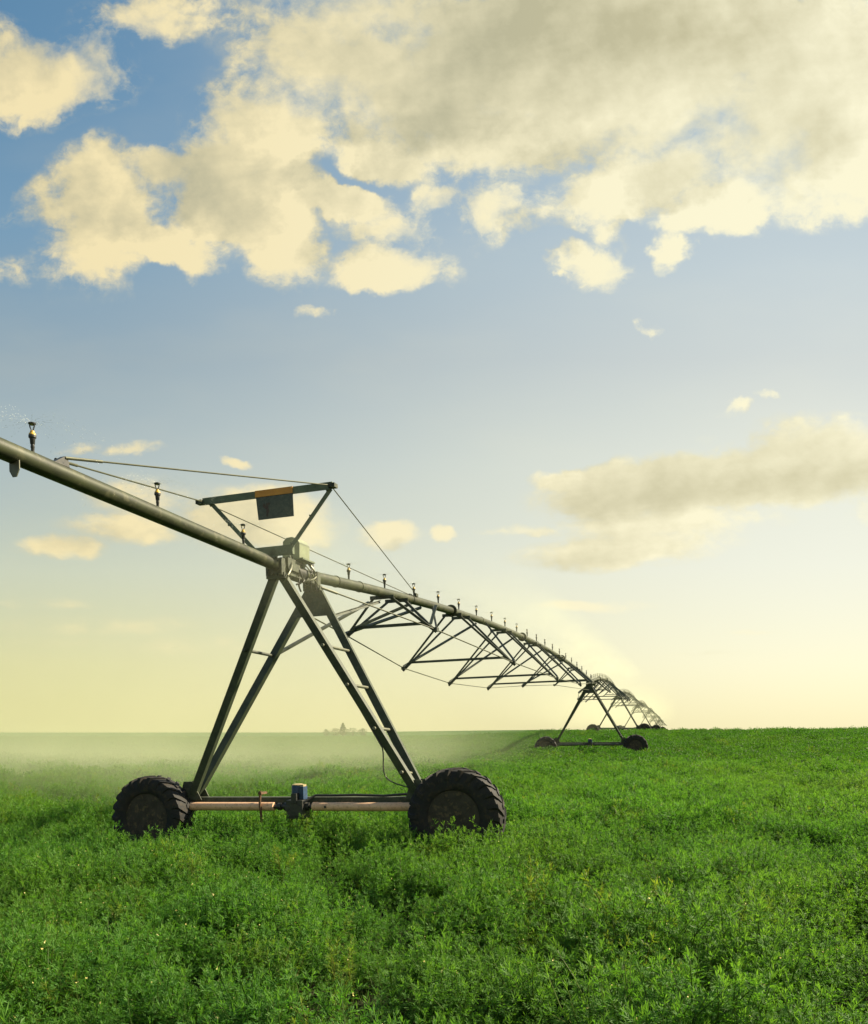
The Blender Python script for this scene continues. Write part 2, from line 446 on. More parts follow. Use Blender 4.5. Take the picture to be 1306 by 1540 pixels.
def pipe_part(root, s0, s1, overhang=0.0):
    mb = MB(); pts = []
    if overhang:
        for k in range(7):
            s = s0 - overhang + overhang * k / 7; pts.append((0, s, PH + .105 * ((s0 - s) / 4.4)))
    n = 26
    for k in range(n + 1):
        s = s0 + (s1 - s0) * k / n; pts.append((0, s, bow(s)))
    mb.tube(pts, PR, 20)
    for s in (7.45 * 1 - .1, 14.9, 22.4):                                      # bolted flanges between pipe lengths
        d = (Vector((0, s + .1, bow(s + .1))) - Vector((0, s, bow(s)))).normalized()
        for q in (-.012, .012):
            mb.lathe(Vector((0, s, bow(s))) + d * q, d, [(-.008, .135), (.008, .135)], 20)
        for j in range(8):
            t = 2 * PI * j / 8
            mb.tube([Vector((.113 * math.cos(t), s - .035, bow(s) + .113 * math.sin(t))), Vector((.113 * math.cos(t), s + .035, bow(s) + .113 * math.sin(t)))], .011, 6)
    for s in (1.3, 2.2, 4.7, 9.9, 17.2):                                       # clamps / weld bands
        mb.lathe((0, s, bow(s)), (0, 1, 0), [(-.02, .089), (.02, .089)], 20)
    return mb.build('water_pipe', M_pipe, root, True)

def truss_part(root, i):
    s, w, dp = STN[i], HALF[i], DEP[i]
    z = bow(s); zb = z - dp; mb = MB()
    for sg in (-1, 1):
        node = Vector((sg * w, s, zb))
        for ds in (-.36, .36):
            top = Vector((sg * .16, s + ds, bow(s + ds) - .07))
            mb.angle(node + Vector((0, ds * .06, 0)) - (top - node) * .04, top, (0, 1, 0), (-sg, 0, .3), .046, t=.007)
        mb.box(node, .09, .12, .07)
    mb.angle((-w + .13, s, zb + .1), (w - .13, s, zb + .1), (0, 1, 0), (0, 0, 1), .05, t=.007)
    for ds in (-.36, .36):                                                     # saddles under the pipe
        zz = bow(s + ds) - PR - .035
        mb.angle((-.22, s + ds, zz), (.22, s + ds, zz), (0, 1, 0), (0, 0, 1), .05, .06, t=.009)
    if i == 0:
        mb.cur = 1
        mb.angle((-w + .1, s, zb + .08), (.24, s + .5, z - .13), (0, 1, 0), (0, 0, 1), .045, t=.007)
        mb.angle((w - .12, s + .35, z - .2), (w - .12, s, zb + .1), (0, 1, 0), (1, 0, 0), .06, t=.007)
    # pipe braces running along the pipe to the lower node
    mb.cur = 0
    if i < 5:
        s2 = (STN[i] + STN[i + 1]) / 2
        mb.angle((w, s, zb + .03), (.1, s2, bow(s2) - .07), (0, 1, 0), (0, 0, 1), .045, t=.007)
        mb.angle((-w, s, zb + .03), (-.1, s2, bow(s2) - .07), (0, 1, 0), (0, 0, 1), .045, t=.007)
    return mb.build('truss_frame', [M_steel, M_pale], root)

def rod_part(root, sg, hi=False):
    mb = MB()
    st = Vector((sg * (.12 if hi else .22), APX, PH - (.12 if hi else .42)))
    en = Vector((sg * .2, L - APX, PH - .3))
    pts = [st] + [Vector((sg * HALF[i], STN[i], bow(STN[i]) - DEP[i])) for i in range(6)] + [en]
    for a, b in zip(pts, pts[1:]): mb.tube([a, b], .0115, 6)
    mb.tube([st, st + (pts[1] - st) * .12], .02, 8)
    return mb.build('truss_rod', M_rod, root)

LEGS = [(-1, -1), (-1, 1), (1, -1), (1, 1)]      # (side, apex near/far)
FOOT_T, FOOT_H = 1.70, .84
def leg_ends(sg, ap):
    top = Vector((sg * .055, ap * APX, PH - .13))
    foot = Vector((sg * (FOOT_T + (.03 if ap > 0 else -.03)), ap * .07, FOOT_H + (.04 if ap < 0 else 0)))
    return foot, top

def leg_part(root, sg, ap, fine=True):
    foot, top = leg_ends(sg, ap); mb = MB()
    d = (top - foot).normalized()
    side = Vector((1, 0, 0)); side = (side - d * side.dot(d)).normalized()
    off = side * .055
    mb.angle(foot + off, top + off, -side, (0, 1, 0), .105, .085, t=.010)     # corner on the sunny edge
    if fine:
        for q in (.06, .1, .33, .55, .72, .88, .94):                           # bolt heads
            p = foot.lerp(top, q) + Vector((0, -.004, 0))
            mb.lathe(p, (0, -1, 0), [(0, .007), (.006, .006)], 8)
    return mb.build('leg', M_leg, root)

def lp(sg, ap, q):
    f, t = leg_ends(sg, ap); return f.lerp(t, q)

def wheel_part(root, x, z=.60, fine=True, spin=0.0, Rt=.60):
    y0 = -.20
    W = .36; seg = 48 if fine else 26
    # hub disc
    hub = MB()
    hub.lathe((x, y0 - .06, z), (0, 1, 0), [(-.045, .03), (-.04, .075), (-.02, .08), (-.018, .13), (0, .14), (.05, .14), (.06, .06), (.30, .06), (.31, .14), (.42, .14)], 20)
    for j in range(8):
        t = 2 * PI * j / 8
        hub.lathe((x + .105 * math.cos(t), y0 - .085, z + .105 * math.sin(t)), (0, -1, 0), [(0, .014), (.018, .012)], 6)
    w = hub.build('wheel', M_rim, root, True)
    rim = MB()
    rim.lathe((x, y0, z), (0, 1, 0), [(-.155, .335), (-.15, .305), (-.10, .285), (-.085, .275), (-.082, .16), (-.075, .10), (.0, .10), (.02, .27), (.10, .285), (.15, .305), (.155, .335)], 40)
    ro = rim.build('rim', M_rim, w, True)
    ty = MB()
    prof = [(-.135, .315), (-.172, .35), (-.186, .42), (-.178, .49), (-.150, Rt - .036), (-.08, Rt - .019), (0, Rt - .016), (.08, Rt - .019), (.150, Rt - .036), (.178, .49), (.186, .42), (.172, .35), (.135, .315)]
    k = len(prof)
    o = 0
    for (yy, r) in prof:
        for j in range(seg):
            t = 2 * PI * j / seg
            jit = 1 + (.008 * math.sin(5 * t + yy * 20) if fine else 0)
            ty.v.append((x + r * jit * math.cos(t), y0 + yy, z + r * jit * math.sin(t)))
    for i in range(k):
        for j in range(seg):
            j2 = (j + 1) % seg; i2 = (i + 1) % k
            ty.f.append([i * seg + j, i * seg + j2, i2 * seg + j2, i2 * seg + j]); ty.mi.append(0)
    nl = 22 if fine else 14
    for sgn in (-1, 1):                                                        # chevron lugs
        for j in range(nl):
            t0 = 2 * PI * (j + (.5 if sgn > 0 else 0)) / nl + spin
            cs = [(sgn * -.01, 0.0, Rt - .036, Rt), (sgn * .09, .10, Rt - .04, Rt - .002), (sgn * .165, .20, Rt - .07, Rt - .018), (sgn * .186, .235, Rt - .14, Rt - .085)]
            hw = .028 if fine else .035
            vs = []
            for (yy, dt, ri, ro_) in cs:
                for (rr, ww) in ((ri - .012, hw * 1.25), (ro_, hw)):
                    for q in (-1, 1):
                        t = t0 + dt + q * ww / Rt
                        vs.append((x + rr * math.cos(t), y0 + yy + (sgn * .010 if rr == ro_ else 0), z + rr * math.sin(t)))
            fs = []
            for a in range(3):
                b = a * 4
                fs += [(b, b + 2, b + 6, b + 4), (b + 1, b + 5, b + 7, b + 3), (b + 2, b + 3, b + 7, b + 6)]
            fs += [(0, 1, 3, 2), (12, 14, 15, 13)]
            ty.add(vs, fs)
    ty.build('tyre', M_tyre, w, True)
    return w

def base_parts(root, fine=True):
    mb = MB()
    mb.box((0, .05, .755), 3.62, .15, .16)
    for sg in (-1, 1):
        mb.box((sg * 1.95, .05, .70), .5, .13, .14)
        mb.box((sg * 2.2, .09, .61), .30, .24, .30)                            # wheel gearbox
        mb.prism([(0, 0), (.36, 0), (.22, .26), (.07, .26)], (sg * 1.70 - .18, -.06, .80), (sg * 1.70 - .18, -.048, .80), Vector((1, 0, 0)), Vector((0, 0, 1)))
        mb.prism([(0, 0), (.36, 0), (.22, .26), (.07, .26)], (sg * 1.70 - .18, .15, .80), (sg * 1.70 - .18, .162, .80), Vector((1, 0, 0)), Vector((0, 0, 1)))
    mb.build('base_beam', M_plate, root, bevel=.006 if fine else 0)
    for sg, a, b in ((-1, -1.98, -.36), (1, .22, 1.98)):
        sh = MB(); y = -.09
        sh.tube([(a, y, .715), (b, y, .715)], .058, 18)
        if fine and sg > 0:
            sh.cur = 1; sh.lathe((.42, y - .056, .715), (0, -1, 0), [(0, .018), (.004, .018)], 10)
        sh.build('drive_shaft', [M_shaft if fine else M_steel, M_black], root, True)
    jn = MB()
    jn.tube([(-.38, -.09, .715), (.24, -.09, .715)], .03, 10)
    jn.lathe((-.30, -.09, .715), (1, 0, 0), [(0, .05), (.05, .05)], 12)
    jn.lathe((.12, -.09, .715), (1, 0, 0), [(0, .055), (.05, .055)], 12)
    jn.lathe((-.20, -.09, .715), (1, 0, 0), [(0, .06), (.07, .045)], 12)
    jn.build('shaft_coupling', M_black, root, True)
    gm = MB(); mx = .10
    gm.box((mx - .10, -.10, .70), .24, .22, .22); gm.box((mx - .10, -.10, .585), .26, .2, .05); gm.box((mx - .10, -.12, .83), .08, .2, .14)
    gm.tube([(mx - .20, -.215, .70), (mx - .20, -.19, .70)], .04, 12)
    gb = gm.build('gear_motor', M_black, root, bevel=.012 if fine else 0)
    mo = MB()
    mo.lathe((mx - .115, -.05, .80), (0, 0, 1), [(0, .078), (.03, .088), (.185, .088), (.20, .078)], 14)
    mo.box((mx - .02, -.09, .90), .06, .12, .17)
    mo.build('motor_housing', M_blue, gb, True)
    cp = MB(); cp.lathe((mx - .115, -.05, 1.0), (0, 0, 1), [(0, .086), (.010, .082), (.02, .05)], 14); cp.box((mx - .03, -.07, .995), .05, .09, .03)
    cp.build('motor_cap', M_tan, gb, True)

def brace_parts(root, fine=True):
    for sg in (-1, 1):
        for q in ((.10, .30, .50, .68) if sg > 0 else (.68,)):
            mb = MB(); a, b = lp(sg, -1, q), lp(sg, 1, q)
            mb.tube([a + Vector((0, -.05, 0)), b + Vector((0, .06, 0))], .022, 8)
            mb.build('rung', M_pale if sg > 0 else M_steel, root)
    # gusset plate between the far legs
    mb = MB(); y = APX - .035
    a, b = lp(-1, 1, .86), lp(1, 1, .86); c, d = lp(1, 1, .985), lp(-1, 1, .985)
    poly = [a + Vector((-.04, 0, 0)), b + Vector((.03, 0, 0)), c + Vector((.03, 0, 0)), d + Vector((-.03, 0, 0))]
    vs = [(p.x, a.y - .02 + .0 * k, p.z) for p in poly for k in (0,)]
    ys = [p.y - .012 for p in poly]
    v0 = [(p.x, yy, p.z) for p, yy in zip(poly, ys)]; v1 = [(p.x, yy + .008, p.z) for p, yy in zip(poly, ys)]
    mb.add(v0 + v1, [(0, 1, 2, 3), (7, 6, 5, 4), (0, 4, 5, 1), (1, 5, 6, 2), (2, 6, 7, 3), (3, 7, 4, 0)])
    mb.build('gusset_plate', M_plate, root)
    # braces from the legs to the first truss frame
    s0 = STN[0] - .36
    for sg, q in ((-1, .68), (1, .86)):
        mb = MB()
        mb.angle(lp(sg, 1, q) + Vector((0, .03, 0)), (sg * .22 if sg < 0 else -.05, s0, bow(s0) - .15), (0, 1, 0), (0, 0, 1), .042, t=.007)
        mb.build('brace', M_steel, root)

def apex_parts(root, fine=True):
    for ap in (-1, 1):
        mb = MB(); y = ap * APX
        mb.lathe((0, y, PH), (0, 1, 0), [(-.05, .105), (.05, .105)], 18)
        mb.box((0, y, PH - .13), .26, .09, .07)
        mb.box((-.1, y - .03, PH - .02), .03, .10, .22); mb.box((.1, y - .03, PH - .02), .03, .10, .22)
        if fine:
            for k in range(6):
                mb.lathe((random.uniform(-.11, .11), y - .05, PH + random.uniform(-.14, .08)), (0, -1, 0), [(-.02, .018), (.03, .015)], 6)
        mb.build('pipe_saddle', M_plate, root)
    if fine:
        mb = MB()
        mb.box((.0, -.12, PH + .12), .16, .6, .02); mb.box((.06, .1, PH - .06), .04, .8, .05)
        mb.box((.10, -.25, PH + .05), .03, .34, .15)
        mb.build('joint_bracket', M_plate, root)
    if fine:
        bt = MB()
        prof = []
        for k in range(13): prof.append((-.15 + .025 * k, .10 + (.012 if k % 2 else -.004)))
        bt.lathe((0, .05, PH), (0, 1, 0), prof, 18)
        bt.build('pipe_joint', M_black, root, True)
        for k in range(9):
            hs = MB(); x0 = random.uniform(.0, .13); x1 = random.uniform(.02, .15)
            y0 = random.uniform(-.35, .3); y1 = y0 + random.uniform(-.3, .35)
            z0 = PH + .2; z1 = PH + random.uniform(-.28, -.05)
            pts = []
            for q in range(9):
                t = q / 8
                pts.append((x0 + (x1 - x0) * t + .10 * math.sin(PI * t) * (1 if k % 2 else .5), y0 + (y1 - y0) * t + .06 * math.sin(2 * PI * t + k), z0 + (z1 - z0) * t - .07 * math.sin(PI * t)))
            hs.tube(pts, random.choice((.008, .010, .013)), 6)
            hs.build('cable', random.choice((M_cable, M_cable, M_rod, M_pale)), root, True)

def sprinkler_part(root, s, z, fine=True):
    b = Vector((0, s, z + PR - .01)); mb = MB(); up = (0, 0, 1); n = 12 if fine else 6
    mb.lathe(b, up, [(0, .015), (.045, .014), (.05, .017), (.075, .015), (.08, .019), (.12, .022), (.125, .024), (.132, .031), (.15, .031), (.152, .022)], n)
    if fine:
        for sg in (-1, 1):
            mb.tube([b + Vector((0, sg * .004, .176)).lerp(Vector((sg * .006, 0, .176)), 1), b + Vector((sg * .012, 0, .200)), b + Vector((sg * .022, 0, .222)), b + Vector((sg * .026, 0, .248))], .0055, 6)
        mb.lathe(b + Vector((0, 0, .243)), up, [(0, .03), (.010, .031), (.016, .012)], n)
        o = mb.build('sprinkler', M_black, root, True)
        nz = MB(); nz.lathe(b + Vector((0, 0, .152)), up, [(0, .029), (.012, .027), (.020, .019), (.034, .017), (.038, .010)], n)
        nz.build('nozzle', M_yellow, o, True)
        df = MB(); df.lathe(b + Vector((0, 0, .232)), up, [(0, .008), (.004, .020), (.008, .024)], n)
        df.build('deflector', M_spin, o, True)
    else:
        mb.lathe(b + Vector((0, 0, .15)), up, [(0, .026), (.03, .014), (.06, .02), (.09, .026), (.10, .02)], n)
        mb.build('sprinkler', M_black, root, True)

def box_part(root, y=-.02, fine=True):
    mb = MB()
    prof = [(-.13, 0), (.13, 0), (.135, .20), (.10, .27), (.02, .295), (-.06, .29), (-.115, .24)]
    mb.prism(prof, (.0, y - .10, PH + .17), (.0, y + .20, PH + .17), Vector((1, 0, 0)), Vector((0, 0, 1)))
    o = mb.build('tower_box', M_box, root, bevel=.012)
    lip = MB(); lip.box((.03, y + .04, PH + .155), .34, .36, .02); lip.box((.02, y - .02, PH + .11), .06, .06, .09); lip.box((.08, y + .1, PH + .11), .04, .05, .09)
    lip.build('box_tray', M_mast, o)
    return o

SPR = 1.543
def spr_s(k): return -1.33 + 1.65 * (k + 1) if k < 0 else 1.80 + SPR * k
def make_span(name, fine):
    r = root_empty(name)
    pipe_part(r, 0, L, 7.2 if fine else 0.0)
    for i in range(6): truss_part(r, i)
    rod_part(r, -1); rod_part(r, 1, True)
    for sg, ap in LEGS: leg_part(r, sg, ap, fine)
    base_parts(r, fine)
    wheel_part(r, -2.22, .58, fine, .1, .58); wheel_part(r, 2.25, .61, fine, .33, .61)
    brace_parts(r, fine); apex_parts(r, fine)
    if fine: box_part(r)
    for k in range(-4 if fine else 0, 20):
        s = spr_s(k)
        z = bow(s) if s > 0 else PH + .105 * (-s / 4.4)
        sprinkler_part(r, s, z, fine and k < 9)
    return r

near = make_span('irrigation_span', True)
tag(near, 'nearest irrigation span, with overhanging pipe, orange and dark sign and pinkish shaft covers', 'irrigation span', 'spans of the irrigation line')
far_proto = make_span('irrigation_span', False)

def place(o, x, y, z, az, pitch=0.0, roll=0.0):
    o.rotation_mode = 'QUATERNION'
    q = Matrix.Rotation(-az, 3, 'Z') @ Matrix.Rotation(pitch, 3, 'X') @ Matrix.Rotation(-roll, 3, 'Y')
    o.rotation_quaternion = q.to_quaternion(); o.location = (x, y, z)

def copy_tree(o, parent=None):
    c = o.copy(); col.objects.link(c)
    if parent: c.parent = parent; c.matrix_parent_inverse = o.matrix_parent_inverse.copy()
    for ch in list(o.children): copy_tree(ch, c)
    return c

# tower stations down the line: x, y, pipe height
def at(u, v, Z): return (u - CU) / F * Z, Z, EYE + (CV - v) / F * Z
T = [(-1.776, 11.25, 3.72)] + [at(888, 1026.5, 42.3), at(930, 1043, 74.0), at(959.5, 1058.5, 106.0), at(976, 1069, 138.0), at(984.5, 1076.5, 170.0), at(991, 1083, 202.0), at(997, 1090, 234.0)]
labels = [None,
 'second irrigation span, its dark triangular tower standing alone in front of the horizon, mid-field',
 'third irrigation span, its tower and domed wheels framed between the legs of the second',
 'fourth irrigation span, small hazy trusses just beyond the tower on the field crest',
 'fifth irrigation span, tiny tower sunk behind the crest where the line bends down',
 'sixth irrigation span, faint tower legs crowded at the descending tail of the line',
 'last tiny irrigation span, small frame poking above the crest at the end of the line']
units = [near, far_proto]
for i in range(2, 7): units.append(copy_tree(far_proto))
for i in range(7):
    a, b = Vector(T[i]), Vector(T[i + 1]); d = b - a
    az = math.atan2(d.x, d.y); pitch = math.atan2(d.z, math.hypot(d.x, d.y))
    if i == 0: az = R(17.95)
    place(units[i], a.x, a.y, a.z - PH, az, pitch if i else R(.3), R(1.5) if i == 0 else R(.6) if i == 1 else 0)
    if i: units[i].scale.y = d.length / L
    if i: tag(units[i], labels[i], 'irrigation span', 'spans of the irrigation line')

# ---- what only the nearest tower carries: mast, sign, stay cables, brackets, hanging cable
def near_extras(r):
    s0 = -.60
    a, b = Vector((-1.03, s0, 4.80)), Vector((.83, s0, 4.80))
    c, d = Vector((-.28, s0, PH + .185)), Vector((.20, s0, PH + .185))
    mb = MB()
    mb.angle(a + Vector((0, 0, .045)), b + Vector((.02, 0, .045)), (0, 0, -1), (0, 1, 0), .095, .07, t=.008)
    ms = mb.build('mast', M_mast, r)
    for p, q in ((c, a + Vector((.08, .02, -.03))), (d, b + Vector((-.03, .02, -.02)))):
        m2 = MB(); m2.angle(p, q, (0, 1, 0), (1, 0, 0), .055, .055, t=.008)
        for t in (.1, .55, .95): m2.lathe(p.lerp(q, t), (0, -1, 0), [(0, .012), (.012, .01)], 8)
        m2.build('mast_arm', M_mast, ms)
    m3 = MB(); m3.bar((-.30, s0 + .02, PH + .18), (.28, s0 + .02, PH + .18), .05, .12, Vector((0, 0, 1)))
    m3.bar((0, s0 + .02, PH + .10), (0, s0 + .02, PH + .2), .08, .05)
    m3.build('mast_foot', M_mast, ms)
    for p in (a, b):
        m4 = MB(); sx = -1 if p.x < 0 else 1
        m4.box(p + Vector((sx * .03, 0, -.01)), .09, .10, .05); m4.lathe(p + Vector((sx * .05, -.05, -.01)), (0, 1, 0), [(0, .02), (.12, .02)], 8)
        m4.build('clevis', M_plate, ms)
    # sign
    sg = MB(); z1 = a.z + .045
    sg.add([(-.225, s0 - .012, z1 - .085), (.305, s0 - .012, z1 - .085), (.322, s0 - .03, z1 - .385), (-.185, s0 - .03, z1 - .385),
            (-.225, s0 - .004, z1 - .085), (.305, s0 - .004, z1 - .085), (.322, s0 - .022, z1 - .385), (-.185, s0 - .022, z1 - .385)],
           [(0, 1, 2, 3), (7, 6, 5, 4), (0, 4, 5, 1), (1, 5, 6, 2), (2, 6, 7, 3), (3, 7, 4, 0)])
    board = sg.build('sign_board', M_board, r)
    st = MB(); st.box((.035, s0 - .014, z1 - .043), .535, .010, .085); st.build('sign_strip', M_orange, board)
    mk = MB()   # worn reddish emblem on the board
    for (x, z, w, h, an) in ((-.10, -.205, .035, .05, .2), (-.06, -.195, .04, .035, -.3), (-.035, -.185, .03, .03, .5), (-.065, -.235, .05, .05, .1), (-.05, -.28, .04, .07, 0), (-.055, -.33, .03, .05, .1), (-.085, -.225, .04, .03, .6)):
        yy = s0 - .0155 - (-z - .085) / .3 * .018
        mk.lathe((x, yy + .002, z1 + z), (0, -1, 0), [(0, 1), (.002, 1)], 9)
        n = 18
        for q in range(len(mk.v) - n, len(mk.v)):
            vx, vy, vz = mk.v[q]; ex, ez = (vx - x) * w / 2, (vz - z1 - z) * h / 2
            j = 1 + .25 * math.sin(q * 2.3)
            mk.v[q] = (x + (ex * math.cos(an) - ez * math.sin(an)) * j, vy, z1 + z + (ex * math.sin(an) + ez * math.cos(an)) * j)
    mk.build('worn_emblem', M_mark, board)
    # stay cables
    so_, sn = -4.32, 4.85
    zo = PH + .105 * (4.32 / 4.4)
    for p, sgn in ((a, -1), (b, 1)):
        w = MB(); q0 = Vector((sgn * .05, so_, zo + PR + .05)); q1 = Vector((sgn * .06, sn, bow(sn) + PR + .02))
        w.tube([q0, q0.lerp(p, .1)], .014, 8); w.tube([q0, p], .0085, 6); w.build('stay_cable', M_rod, r)
        w = MB(); w.tube([p, q1], .0075, 6); w.build('stay_cable', M_rod, r)
        e = MB(); e.box(q1 - Vector((0, 0, .01)), .04, .12, .06); e.build('cable_anchor', M_plate, r)
    e = MB()
    e.prism([(-.11, 0), (.07, 0), (.05, .075), (.02, .085)], (.0, so_ - .02, zo + PR - .02), (.055, so_ - .02, zo + PR - .02), Vector((0, 1, 0)), Vector((0, 0, 1)))
    e.box((-.07, so_, zo + PR - .02), .03, .10, .05)
    e.build('cable_anchor', M_black, r)
    t = MB(); ss = -4.85; zz = PH + .116 - PR
    t.prism([(-.05, .02), (.05, .02), (.05, -.05), (.02, -.11), (-.02, -.11), (-.05, -.06)], (.02, ss, zz), (.02, ss + .008, zz), Vector((1, 0, 0)), Vector((0, 0, 1)))
    t.build('pipe_tab', M_pale, r)
    # cables on the leg and the beam
    h = MB(); f, tp = leg_ends(1, -1)
    p0, p1 = f.lerp(tp, .21) + Vector((-.06, -.02, 0)), f.lerp(tp, .03) + Vector((-.04, -.02, 0))
    h.tube([p0.lerp(p1, q) + Vector((-.16 * math.sin(PI * q ** 1.3), 0, -.08 * math.sin(PI * q))) for q in [k / 12 for k in range(13)]], .009, 6)
    h.tube([p0, f.lerp(tp, .6) + Vector((-.045, .06, 0)), f.lerp(tp, .93) + Vector((-.045, .06, 0))], .009, 6)
    h.build('power_cable', M_cable, r, True)
    h = MB()
    h.tube([(-.05, -.14, .84), (.0, -.19, .78), (.08, -.2, .75), (.15, -.14, .80), (.24, -.06, .862), (.5, -.02, .858), (.8, -.04, .866), (1.2, -.01, .852), (1.62, -.03, .88)], .016, 8)
    h.build('power_cable', M_cable, r, True)
    h = MB(); h.tube([(-.53, -.16, .93), (-.54, -.16, .78), (-.53, -.155, .60), (-.53, -.15, .46)], .018, 7); h.box((-.53, -.10, .90), .05, .16, .03)
    h.build('hanger_bar', M_rust, r)
near_extras(near)

# ------------------------------------------------------------------ crop
def leaf_material(name, dark, light, young):
    m = bpy.data.materials.new(name); m.use_nodes = True
    nt = m.node_tree; nt.nodes.clear(); h = G(nt)
    oi = nn(nt, 'ShaderNodeObjectInfo'); ge = nn(nt, 'ShaderNodeNewGeometry')
    n = h.noise(ge.outputs['Position'], 1.1, 3, .55)[0]
    c = h.mix(h.smooth(n, .36, .64), dark, light)
    c = h.mix(h.m('MULTIPLY', h.smooth(oi.outputs['Random'], .35, 1.0), .55), c, young)
    big = h.noise(ge.outputs['Position'], .16, 3, .55)[0]
    c = h.mix(h.m('MULTIPLY', h.smooth(big, .42, .68), .35), c, tuple(q * w for q, w in zip(young, (1.25, .95, .9))))
    c = h.mix(h.m('MULTIPLY', h.smooth(oi.outputs['Random'], .06, .0), .6), c, tuple(q * w for q, w in zip(young, (1.9, 1.0, .9))))
    b = nn(nt, 'ShaderNodeBsdfPrincipled'); b.inputs['Roughness'].default_value = .55; b.inputs['Specular IOR Level'].default_value = .25
    nt.links.new(c, b.inputs['Base Color'])
    tr = nn(nt, 'ShaderNodeBsdfTranslucent')
    nt.links.new(h.mix(1.0, c, (1.25, 1.3, .55), 'MULTIPLY'), tr.inputs['Color'])
    mx = nn(nt, 'ShaderNodeMixShader'); mx.inputs[0].default_value = .52
    nt.links.new(b.outputs[0], mx.inputs[1]); nt.links.new(tr.outputs[0], mx.inputs[2])
    o = nn(nt, 'ShaderNodeOutputMaterial'); nt.links.new(mx.outputs[0], o.inputs['Surface'])
    return m
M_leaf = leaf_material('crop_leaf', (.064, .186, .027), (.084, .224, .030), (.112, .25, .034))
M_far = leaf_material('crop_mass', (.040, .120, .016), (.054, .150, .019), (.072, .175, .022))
M_young = leaf_material('young_leaf', (.092, .225, .036), (.11, .245, .04), (.13, .265, .044))
M_stem = leaf_material('crop_stem', (.06, .12, .02), (.08, .15, .025), (.11, .17, .03))
M_flower = mat('crop_flower', (.60, .52, .12), (.7, .62, .25), 30, .6)

def leafq(mb, p, d, up, ln, wd):
    d = d.normalized(); s = d.cross(up)
    if s.length < 1e-3: s = Vector((1, 0, 0))
    s.normalize(); nrm = s.cross(d)
    mb.add([p, p + d * ln * .5 + s * wd / 2 + nrm * wd * .18, p + d * ln, p + d * ln * .5 - s * wd / 2 + nrm * wd * .18], [(0, 1, 2, 3)])

def rvec(): return Vector((random.gauss(0, 1), random.gauss(0, 1), random.gauss(0, 1))).normalized()

def plant(nst, nleaf, npair, H, spread, ll, flowers=0):
    mb = MB()
    for i in range(nst):
        a = random.uniform(0, 2 * PI); tilt = random.uniform(.1, 1.0) * spread
        base = Vector((random.uniform(-.07, .07), random.uniform(-.07, .07), 0))
        h = H * random.uniform(.7, 1.12)
        out = Vector((math.cos(a), math.sin(a), 0)); droop = random.uniform(.0, .35)
        cv = lambda t: base + out * (tilt * t ** 1.4 * H) + Vector((0, 0, h * (t - droop * .35 * t ** 3))) + Vector((.02 * math.sin(7 * t + i), .02 * math.cos(6 * t + i), 0))
        mb.cur = 1
        mb.tube([cv(k / 4) for k in range(5)], .003, 3, False, radii=[.0042, .004, .0034, .0026, .0016])
        mb.cur = 0
        for k in range(nleaf):
            t = .30 + .72 * (k + random.random() * .5) / nleaf
            p = cv(min(t, 1.0)); ang = k * 2.4 + random.uniform(-.5, .5)
            dr = (Vector((math.cos(ang), math.sin(ang), 0)) * random.uniform(.6, 1) + Vector((0, 0, random.uniform(.1, .9))) + out * .25).normalized()
            rl = ll * random.uniform(2.2, 3.4) * (1.1 - .45 * t)
            up = (Vector((0, 0, 1)) + rvec() * .5).normalized()
            sd_ = dr.cross(up).normalized()
            for j in range(npair):
                f = (j + .6) / npair
                q = p + dr * rl * f + Vector((0, 0, -.25 * rl * f * f))
                for sg in (-1, 1):
                    leafq(mb, q, sd_ * sg * .85 + dr * .75 + rvec() * .30, up + rvec() * .4, ll * random.uniform(.75, 1.25), ll * random.uniform(.20, .34))
            leafq(mb, p + dr * rl, dr + rvec() * .3, up, ll, ll * .36)
        if random.random() < .8:                                                 # upright shoot tip
            tp = cv(1.0)
            mb.cur = 3
            for j in range(8): leafq(mb, tp + Vector((0, 0, .012 * (j % 3))), Vector((0, 0, 1)) + rvec() * .7, rvec(), ll * random.uniform(1.1, 1.9), ll * .26)
            mb.cur = 0
        if flowers and random.random() < flowers:
            mb.cur = 2; tp = cv(random.uniform(.85, 1.0)) + Vector((0, 0, .03))
            for j in range(3): leafq(mb, tp, rvec() + Vector((0, 0, .5)), rvec(), .010, .008)
            mb.cur = 0
    me = bpy.data.meshes.new('crop_plant'); me.from_pydata(mb.v, [], mb.f)
    for m in (M_leaf, M_stem, M_flower, M_young): me.materials.append(m)
    me.polygons.foreach_set('material_index', mb.mi)
    return bpy.data.objects.new('crop_plant', me)

def clump(n, W, H, ll):
    mb = MB()
    for i in range(n):
        a = random.uniform(0, 2 * PI); r = W * math.sqrt(random.random())
        hh = H * (1 - .45 * (r / W) ** 2) * random.uniform(.45, 1.05)
        p = Vector((r * math.cos(a), r * math.sin(a), hh))
        leafq(mb, p, rvec() + Vector((0, 0, .6)), rvec(), ll * random.uniform(.7, 1.3), ll * random.uniform(.3, .5))
    me = bpy.data.meshes.new('crop_clump'); me.from_pydata(mb.v, [], mb.f)
    me.materials.append(M_far)
    return bpy.data.objects.new('crop_clump', me)

